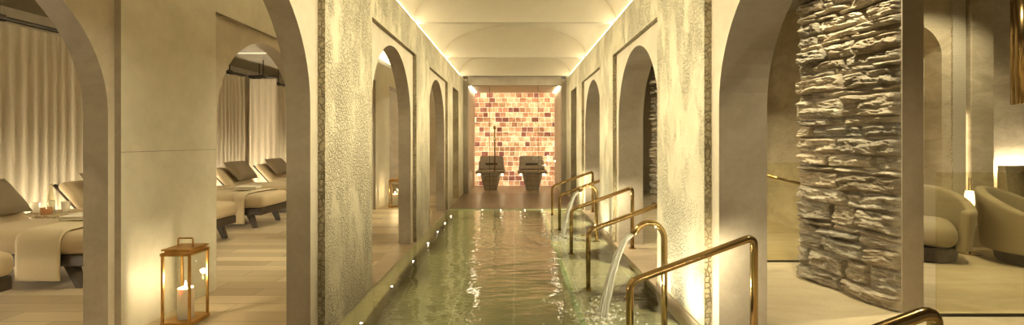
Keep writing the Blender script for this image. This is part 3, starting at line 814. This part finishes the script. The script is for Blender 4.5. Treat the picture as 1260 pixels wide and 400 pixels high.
point('lantern_flame_glow', (-2.468, 3.42, 0.325), 5.5, (1.0, 0.80, 0.50), 0.02)
l2 = copy_tree(lan); l2.location = (-2.45, 9.35, 0.0)
tag(l2, 'distant brass candle lantern on the floor, seen through the far left arch', 'lantern', 'brass floor lanterns')
point('lantern_flame_glow', (-2.45, 9.35, 0.325), 5.0, (1.0, 0.74, 0.38), 0.012)

# ------------------------------------------------------------------ handrails, spouts, streams
def fillet(pts, r, n=6):
    out = [Vector(pts[0])]
    for a, b2, c in zip(pts, pts[1:], pts[2:]):
        a, b2, c = Vector(a), Vector(b2), Vector(c); u = (a - b2).normalized(); w = (c - b2).normalized()
        p, q = b2 + u * r, b2 + w * r
        for i in range(n + 1):
            t = i / n; out.append(p * (1 - t) ** 2 + b2 * 2 * t * (1 - t) + q * t * t)
    out.append(Vector(pts[-1])); return out
def make_rail():
    r = empty('handrail')
    mb = MB(); mb.tube(fillet([(0.71, 0, -0.22), (0.71, 0, 0.485), (1.475, 0, 0.765), (1.475, 0, 0.0)], 0.055), 0.023, 16)
    mb.build('rail', M['brass'], r, smooth=True)
    for x, z in ((0.71, -0.22), (1.475, 0.0)):
        mb = MB(); mb.lathe([(0.045, 0.0), (0.045, 0.008), (0.03, 0.012), (0.024, 0.012)], 18, (x, 0, z)); mb.build('foot_flange', M['brass'], r, smooth=False)
    d = Vector((0.765, 0, 0.28)).normalized(); c = Vector((0.71, 0, 0.485)) + d * 0.44; nz = Vector((-d.z, 0, d.x))
    l = area('handrail_underlight', c - nz * 0.0255, (0, math.atan2(-d.z, d.x), 0), 0.56, 0.008, 6.5, WARM)   # lamp let into the underside of the tube
    tilt = (-nz * 0.86 + Vector((0, 0.50, 0))).normalized(); l.location = c + tilt * 0.0255
    l.rotation_euler = Matrix((d, (-tilt).cross(d), -tilt)).transposed().to_euler()
    l.parent = r
    return r
RLAB = [(1.60, 'brass handrail bend at the bottom right corner, nearest the camera'),
        (2.81, 'large brass pool handrail in front, right of the near water spout'),
        (4.40, 'brass pool handrail whose upper end hides behind the near water spout'),
        (5.72, 'brass pool handrail in the middle of the row, beside the second arch'),
        (7.22, 'brass pool handrail beside the far water spout, second from the pool end'),
        (8.62, 'farthest brass pool handrail, next to the deck at the pool end')]
rp = make_rail()
for i, (y, lab) in enumerate(RLAB):
    o = rp if i == 0 else copy_tree(rp); o.location = (0, y, 0); tag(o, lab, 'handrail', 'brass handrails along the pool')
def make_spout():
    r = empty('water_spout')
    pts = [(1.148, 0, -0.22), (1.148, 0, 0.60)]
    for k in range(1, 13):
        a = PI * k / 12 * 0.80; pts.append((1.148 - 0.115 + 0.115 * math.cos(a), 0, 0.60 + 0.125 * math.sin(a)))
    last = Vector(pts[-1]); dr = (last - Vector(pts[-2])).normalized(); pts.append(tuple(last + dr * 0.05))
    mb = MB(); mb.tube(pts, 0.024, 16); mb.build('pipe', M['brass'], r, smooth=True)
    mb = MB(); mb.lathe([(0.05, -0.22), (0.05, -0.21), (0.03, -0.206)], 18, (1.148, 0, 0)); mb.build('foot_flange', M['brass'], r)
    return r, pts[-1]
sp, mouth = make_spout(); sp.location = (0, 3.50, 0)
tag(sp, 'near curved brass water spout pouring before the first right pier', 'water spout', 'brass water spouts')
sp2 = copy_tree(sp); sp2.location = (0, 6.40, 0)
tag(sp2, 'far curved brass water spout pouring before the second right pier', 'water spout', 'brass water spouts')
def make_stream(yc, sd):
    rnd = random.Random(sd); mb = MB(); x0, z0 = mouth[0], mouth[2]
    tt = math.sqrt(2 * (z0 + 0.012) / 9.8); vx = (0.67 - x0) / tt
    for strand in range(7):
        oy = rnd.uniform(-0.014, 0.014); ox = rnd.uniform(-0.012, 0.012); pts = []; rs = []
        for k in range(25):
            t = tt * k / 24
            spread = 1 + 1.6 * k / 24
            pts.append((x0 + vx * t + ox * spread + 0.003 * noise.noise(Vector((k * 0.4, strand, sd))), yc + oy * spread + 0.003 * noise.noise(Vector((k * 0.4, strand + 9, sd))), z0 - 4.9 * t * t))
            rs.append(0.0105 * (0.9 + 0.7 * noise.noise(Vector((k * 0.55, strand * 3.1, sd)))))
        mb.tube(pts, rs, 8, 0)
    r = empty('falling_water', (0, 0, 0))
    o = mb.build('falling_water', M['stream'], smooth=True)
    bpy.data.objects.remove(r)
    # splash crown where it lands
    mb = MB()
    for k in range(260):
        a = rnd.uniform(0, 2 * PI); q = abs(rnd.gauss(0, 0.24)); s2 = rnd.uniform(0.004, 0.017) * (1.2 - min(1, q * 1.5))
        z = max(0, rnd.gauss(0.01, 0.025) * (1 - q)); s2 = max(s2, 0.003)
        c = (0.66 + q * math.cos(a) * 0.9, yc + q * math.sin(a) * 1.3, -0.01 + z)
        mb.lathe([(0.001, -s2 * 0.7), (s2 * 0.8, -s2 * 0.4), (s2, 0), (s2 * 0.8, s2 * 0.4), (0.001, s2 * 0.7)], 7, c)
    f = mb.build('splash_foam', M['foam'], smooth=True)
    return o, f
for yc, sd, w in ((3.50, 3, 'near'), (6.40, 5, 'far')):
    o, f = make_stream(yc, sd)
    tag(o, 'stream of water falling from the %s brass spout into the pool' % w, 'water stream', 'water streams')
    tag(f, 'white foam and droplets where the %s stream hits the pool' % w, 'foam', kind='stuff')

# pool edge lights
def pool_lamp(x, y, lab, grp):
    r = empty('pool_light', (x, y, 0)); mb = MB(); mb.lathe([(0.020, -0.011), (0.022, -0.008), (0.016, -0.005)], 16); mb.build('rim', M['brass'], r)
    mb = MB(); mb.lathe([(0.001, -0.0048), (0.009, -0.0048), (0.007, -0.002), (0.001, -0.001)], 14); mb.build('lens', M['led_pool'], r, smooth=True)
    tag(r, lab, 'pool light', grp)
for y in (2.50, 3.40, 4.25, 5.14, 6.03, 6.78, 7.50, 8.2):
    pool_lamp(-1.145, y, 'tiny glowing round light in the row along the left pool edge', 'left pool edge lights')
for x in (-0.63, -0.27, 0.20, 0.53):
    pool_lamp(x, 8.90, 'tiny glowing round light in the row at the far pool end', 'far pool edge lights')
for y in (0.6, 2.0, 3.4, 4.8, 6.2, 7.6, 8.7):  # unseen underwater spots added to brighten the pool floor and shelf
    spot('pool_wall_fill', (-1.27, y, -0.22), (0.2, y, -0.80), 15, 150, 0.8, (1.0, 0.95, 0.60), 0.05)
    spot('pool_step_fill', (0.50, y + 0.3 if y < 8 else y, -0.32), (-0.6, y, -0.90), 4, 130, 0.8, (1.0, 0.95, 0.60), 0.05)
    spot('pool_shelf_fill', (1.28, y + 0.15, -0.06), (1.05, y + 0.15, -0.22), 80, 120, 0.8, (1.0, 0.95, 0.64), 0.03)
# recessed up-lights in the shelf before the right piers
for y in (3.28, 3.95, 6.56, 9.0 - 0.15):
    r = empty('pier_uplight', (0.98, y, 0)); mb = MB(); mb.lathe([(0.028, -0.011), (0.032, -0.004), (0.026, 0.002), (0.001, 0.002)], 16); mb.build('rim', M['brass'], r)
    tag(r, 'small round uplight at the waterline before a right pier', 'pool light', 'pier uplights')
    spot('pier_uplight_beam', (0.98, y, 0.012), (1.31, y, 0.62), 34, 140, 0.9, (1.0, 0.92, 0.64), 0.025)

# ------------------------------------------------------------------ right side: stone pillars
def rock_pillar(y0, y1, x0, x1, thick, label, sd, near_smooth=True):
    """plaster core with a rough stone skin on the side towards the pool, running from (x1,y0) to (x0,y1)"""
    root = empty('stone_pillar', (0, 0, 0)); rnd = random.Random(sd)
    zt = 3.38
    A = Vector((x1, y0, 0)); B = Vector((x0, y1, 0)); t = (B - A); L = t.length; t.normalize(); nrm = Vector((-t.y, t.x, 0))
    if nrm.x > 0: nrm = -nrm
    mb = MB(); a, b2 = A - nrm * 0.0, B - nrm * 0.0; c, e = B - nrm * thick, A - nrm * thick
    vs = [(*p.xy, 0) for p in (a, b2, c, e)] + [(*p.xy, zt) for p in (a, b2, c, e)]
    mb.add(vs, [(0, 1, 2, 3), (7, 6, 5, 4), (0, 4, 5, 1), (1, 5, 6, 2), (2, 6, 7, 3), (3, 7, 4, 0)])
    mb.build('core', M['pier_side'], root, bevel=0.006)
    mb = MB(); z = 0.0
    def stone(s0, s1, z0, z1, O, T, Nn, pr):
        k = rnd.uniform(0.62, 1.15); w = rnd.uniform(-0.03, 0.03); mb.ct = (k + w, k, k - w * 1.2)
        nu, nv = max(5, int((s1 - s0) / 0.015)), max(7, int((z1 - z0) / 0.011)); of = rnd.uniform(0, 50)
        sl = rnd.uniform(-0.05, 0.05)
        def fn(u, v):
            eu = min(u, 1 - u) * (s1 - s0); ev = min(v, 1 - v) * (z1 - z0)
            ed = min(1, eu / 0.022) ** 0.6 * min(1, ev / 0.020) ** 0.6
            s = s0 + (s1 - s0) * u; zz = z0 + (z1 - z0) * v
            p = Vector((s * 6, zz * 20, of)); g = noise.fractal(p, 0.75, 2.1, 6)
            lam = noise.noise(Vector((s * 1.5, zz * 42 + 2 * noise.noise(Vector((s * 3, zz * 5, of))), of)))
            ch = math.floor(3 * (noise.noise(Vector((s * 3.5, zz * 20, of + 3))) + 1)) / 3 - 1
            dep = (pr + 0.042 * g + 0.020 * lam + 0.028 * ch) * ed
            dep = max(dep, 0.001)
            wob = 0.012 * noise.noise(Vector((s * 7, zz * 3, of + 7)))
            q = O + T * s + Nn * dep
            return (q.x, q.y, max(0.0, zz + wob * (1 - abs(2 * v - 1)) + sl * (u - 0.5) * (s1 - s0) + wob))
        mb.grid(fn, nu, nv)
    while z < zt - 0.02:
        h = rnd.choice((0.05, 0.075, 0.10, 0.12, 0.15, 0.18)) * rnd.uniform(0.85, 1.15); h = min(h, zt - z)
        s = 0.0
        while s < L - 0.001:
            w = rnd.uniform(0.20, 0.56)
            if L - s - w < 0.14: w = L - s
            stone(s + 0.005, s + w - 0.005, z + 0.005, z + h - 0.005, A, t, nrm, rnd.uniform(0.035, 0.085))
            s += w
        # far end of the pillar and the return at the near corner
        stone(0.0, thick * 0.95, z + 0.002, z + h - 0.002, B, -nrm, t, rnd.uniform(0.02, 0.06))
        z += h
    mb.build('stone_cladding', M['rock'], root, smooth=False, tone=True)
    tag(root, label, 'pillar', 'rough stone pillars')
    return root
rock_pillar(3.59, 4.56, 2.86, 3.05, 0.215, 'big rough ledgestone pillar beside the near right arch', 11)
rock_pillar(8.15, 9.20, 2.78, 2.98, 0.215, 'distant rough ledgestone pillar seen as a sliver through the second right arch', 12)

# right room shell
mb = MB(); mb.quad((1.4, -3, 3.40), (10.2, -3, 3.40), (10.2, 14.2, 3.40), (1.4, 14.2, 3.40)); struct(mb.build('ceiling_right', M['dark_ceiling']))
mb = MB(); mb.quad((1.45, -3, ZT + 0.06), (1.45, 12, ZT + 0.06), (1.45, 12, 3.45), (1.45, -3, 3.45)); struct(mb.build('trim_6', M['ceiling']))
mb = MB(); mb.box(10.1, 10.2, -3, 14.2, 0, 3.4); struct(mb.build('wall_right_outer', M['travertine']))
mb = MB(); mb.box(1.6, 10.2, 12.2, 12.3, 0, 3.4); struct(mb.build('wall_right_end', M['plaster']))
# brown timber lining with pale plaster above, far behind the pillar
mb = MB(); mb.box(3.9, 5.35, 8.5, 8.6, 0, 2.30); struct(mb.build('wall_right_timber', M['wood_brown']))
mb = MB(); mb.box(3.9, 5.35, 8.56, 8.66, 2.30, 3.4); struct(mb.build('wall_right_upper', M['plaster']))
mb = MB(); mb.box(5.02, 5.32, 8.2, 8.5, 0, 3.4); struct(mb.build('trim_7', M['wood_brown'], bevel=0.01))
# travertine rear wall with an arched recess, a carved lattice pilaster and plain piers
YB = 5.85
mb = MB()
c, R2, zs = 5.06, 0.42, 2.44
seg = 20; arc = [(c - R2 * math.cos(PI * i / seg), zs + R2 * math.sin(PI * i / seg)) for i in range(seg + 1)]
xa, xb, zt = 4.35, 5.62, 3.4
for (u0, z0), (u1, z1) in zip(arc, arc[1:]):
    mb.quad((u0, YB, z0), (u1, YB, z1), (u1, YB, zt), (u0, YB, zt))
mb.quad((xa, YB, 0), (c - R2, YB, 0), (c - R2, YB, zt), (xa, YB, zt)); mb.quad((c + R2, YB, 0), (xb, YB, 0), (xb, YB, zt), (c + R2, YB, zt))
pts = [(c - R2, 0)] + arc + [(c + R2, 0)]
for (u0, z0), (u1, z1) in zip(pts, pts[1:]): mb.quad((u0, YB, z0), (u1, YB, z1), (u1, YB + 0.25, z1), (u0, YB + 0.25, z0))
mb.quad((c - R2, YB + 0.25, 0), (c + R2, YB + 0.25, 0), (c + R2, YB + 0.25, zs + R2), (c - R2, YB + 0.25, zs + R2))
mb.quad((xa, YB, 0), (xa, YB + 2.65, 0), (xa, YB + 2.65, zt), (xa, YB, zt))
struct(mb.build('wall_right_rear', M['travertine']))
mb = MB(); mb.box(5.595, 5.762, YB - 0.03, YB + 0.3, 0, 3.4); struct(mb.build('trim_8', M['lattice']))
mb = MB(); mb.box(5.76, 5.8, YB + 0.22, YB + 0.3, 0, 3.4); struct(mb.build('trim_9', M['plaster']))
mb = MB(); mb.box(5.80, 6.09, YB - 0.06, YB + 0.2, 0, 3.4); struct(mb.build('trim_10', M['travertine'], bevel=0.01))
mb = MB(); mb.box(6.0, 10.1, YB + 0.20, YB + 0.32, 0, 3.4); struct(mb.build('wall_right_bench', M['travertine']))
# stone bench against the lit wall, light strip behind its back
r = empty('stone_bench', (7.2, YB + 0.19, 0))
mb = MB(); mb.box(-0.92, 1.4, -0.80, -0.30, 0, 0.42); mb.build('seat', M['counter_stone'], r, bevel=0.02)
mb = MB(); mb.add([(-0.92, -0.30, 0), (1.4, -0.30, 0), (1.4, -0.10, 0), (-0.92, -0.10, 0), (-0.92, -0.20, 1.03), (1.4, -0.20, 1.03), (1.4, -0.10, 1.03), (-0.92, -0.10, 1.03)],
               [(0, 3, 2, 1), (4, 5, 6, 7), (0, 1, 5, 4), (1, 2, 6, 5), (2, 3, 7, 6), (3, 0, 4, 7)]); mb.build('backrest', M['counter_stone'], r, bevel=0.01)
mb = MB(); mb.box(-0.88, 1.35, -0.09, -0.06, 0.98, 0.995); mb.build('light_strip', M['led_wash'], r)
tag(r, 'stone bench with a high back along the brightly washed travertine wall', 'bench')
mb = MB(); mb.box(5.764, 5.770, YB + 0.01, YB + 0.05, 0.004, 1.7)
tag(mb.build('wall_light_strip', M['led_seat']), 'upright light strip in the slot beside the carved lattice pilaster', 'light')
# tub chairs behind the glass
def tub_chair(x, y, rz, lab):
    r = empty('tub_chair', (x, y, 0), rz)
    mb = MB(); mb.lathe([(0.26, 0.0), (0.30, 0.02), (0.33, 0.16), (0.33, 0.17)], 30); mb.build('plinth', M['wood_dark'], r, smooth=False)
    mb = MB(); cushion(mb, -0.30, 0.30, -0.32, 0.28, 0.17, 0.45, 0.12, 10, 0.03); mb.build('seat_cushion', M['chair_fabric'], r, smooth=True)
    mb = MB()
    def shell(u, v):
        a = math.radians(-35 + 250 * u); rr = 0.37 + 0.05 * v
        top = 0.60 + 0.22 * max(0, math.sin(a)) ** 1.0
        return (rr * math.cos(a), rr * math.sin(a), 0.14 + (top - 0.14) * v)
    mb.grid(shell, 36, 8); mb.build('back_shell', M['chair_fabric'], r, smooth=True, solid=0.10, bevel=0.035, seg=3)
    tag(r, lab, 'armchair', 'tub chairs behind the glass')
tub_chair(5.72, 5.02, 0.5, 'rounded tub armchair behind the glass screen, at right picture edge')
tub_chair(4.72, 5.30, -0.7, 'rounded tub armchair behind the glass screen, nearer the pillar')
r = empty('side_lamp', (5.44, 5.45, 0))
mb = MB(); mb.lathe([(0.11, 0), (0.11, 0.015), (0.02, 0.025)], 24); mb.build('base', M['brass'], r)
mb = MB(); mb.tube([(0, 0, 0.02), (0, 0, 0.92)], 0.012, 10); mb.build('pole', M['brass'], r, smooth=True)
b = N('lamp_shade_glow'); b.emit((1.0, 0.76, 0.40), 4.5); M['shade'] = b.m
mb = MB(); mb.lathe([(0.001, 0.56), (0.040, 0.57), (0.052, 0.66), (0.040, 0.75), (0.001, 0.76)], 18); mb.build('lamp_shade', M['shade'], r, smooth=True)
tag(r, 'slim floor lamp with a small glowing shade behind the glass screen', 'lamp')
point('side_lamp_glow', (5.44, 5.33, 0.66), 9, WARM2, 0.06)
# brass tube pendant
r = empty('pendant_light', (5.92, 5.20, 0))
for k in range(7):
    if k == 0: x, y = 0, 0
    else: x, y = 0.125 * math.cos(k * PI / 3), 0.125 * math.sin(k * PI / 3)
    mb = MB(); mb.tube([(x, y, 1.775 + 0.0), (x, y, 3.3)], 0.062, 20); mb.build('tube', M['brass'], r, smooth=True)
mb = MB(); mb.lathe([(0.21, 3.3), (0.21, 3.395), (0.001, 3.396)], 30); mb.build('canopy', M['brass'], r)
tag(r, 'cluster of vertical brass tubes hanging from the ceiling at far right', 'pendant light')

# glass screens
def screen(x0, x1, y, ztop, lab):
    r = empty('glass_screen', ((x0 + x1) / 2, y, 0)); w = (x1 - x0) / 2
    mb = MB(); mb.box(-w, w, -0.008, 0.008, 0.012, ztop); mb.build('pane', M['screen_glass'], r, bevel=0.002)
    mb = MB(); mb.box(-w, w, -0.02, 0.02, 0.0, 0.012); mb.build('floor_channel', M['black_metal'], r)
    tag(r, lab, 'glass screen', 'low glass screens'); return r
screen(3.265, 6.9, 3.53, 1.11, 'low bronze tinted glass screen standing right of the stone pillar')
screen(2.20, 4.20, 5.10, 1.11, 'low bronze tinted glass screen standing behind the stone pillar')
r = empty('grab_bar', (0, 5.30, 0)); mb = MB(); mb.tube([(2.90, 0, 0.955), (3.55, 0, 0.80)], 0.018, 10); mb.build('bar', M['brass'], r, smooth=True)
mb = MB(); mb.tube([(3.50, 0, 0.0), (3.50, 0, 0.81)], 0.014, 10); mb.build('post', M['brass'], r, smooth=True)
tag(r, 'sloping brass rail behind the stone pillar and its glass screen', 'handrail')

# ------------------------------------------------------------------ unseen ceiling lamps added to light the side rooms (lamp + its ring)
def fill_downlight(x, y, zc, power, angle=80, target=None, lab=None, color=WARM):
    r = empty('fill_downlight', (x, y, zc))
    mb = MB(); mb.lathe([(0.035, 0.0), (0.05, -0.004), (0.055, 0.0)], 20); mb.build('ring', M['brass'], r)
    tag(r, lab or 'small round ceiling spot added to light the side room', 'fill_downlight', 'added downlights')
    spot('fill_downlight_beam', (x, y, zc - 0.02), target or (x, y, 0), power, angle, 0.7, color, 0.03)
for y in (1.2, 3.6, 6.0, 8.4, 10.8):
    fill_downlight(-3.6, y, 3.245, 72, 95, (-3.9, y, 0))
for y in (2.2, 5.0, 7.9):
    fill_downlight(2.25, y, 3.395, 100, 95, (2.6, y, 0))
fill_downlight(2.35, 3.55, 3.395, 300, 70, (2.95, 4.1, 1.4))
fill_downlight(4.6, 3.9, 3.395, 280, 110)
fill_downlight(5.2, 4.9, 3.395, 120, 100, (5.3, 5.6, 1.5))
fill_downlight(4.6, 7.4, 3.395, 420, 110, (4.8, 8.5, 2.2))
fill_downlight(2.35, 8.3, 3.395, 60, 80, (2.8, 8.7, 1.2))
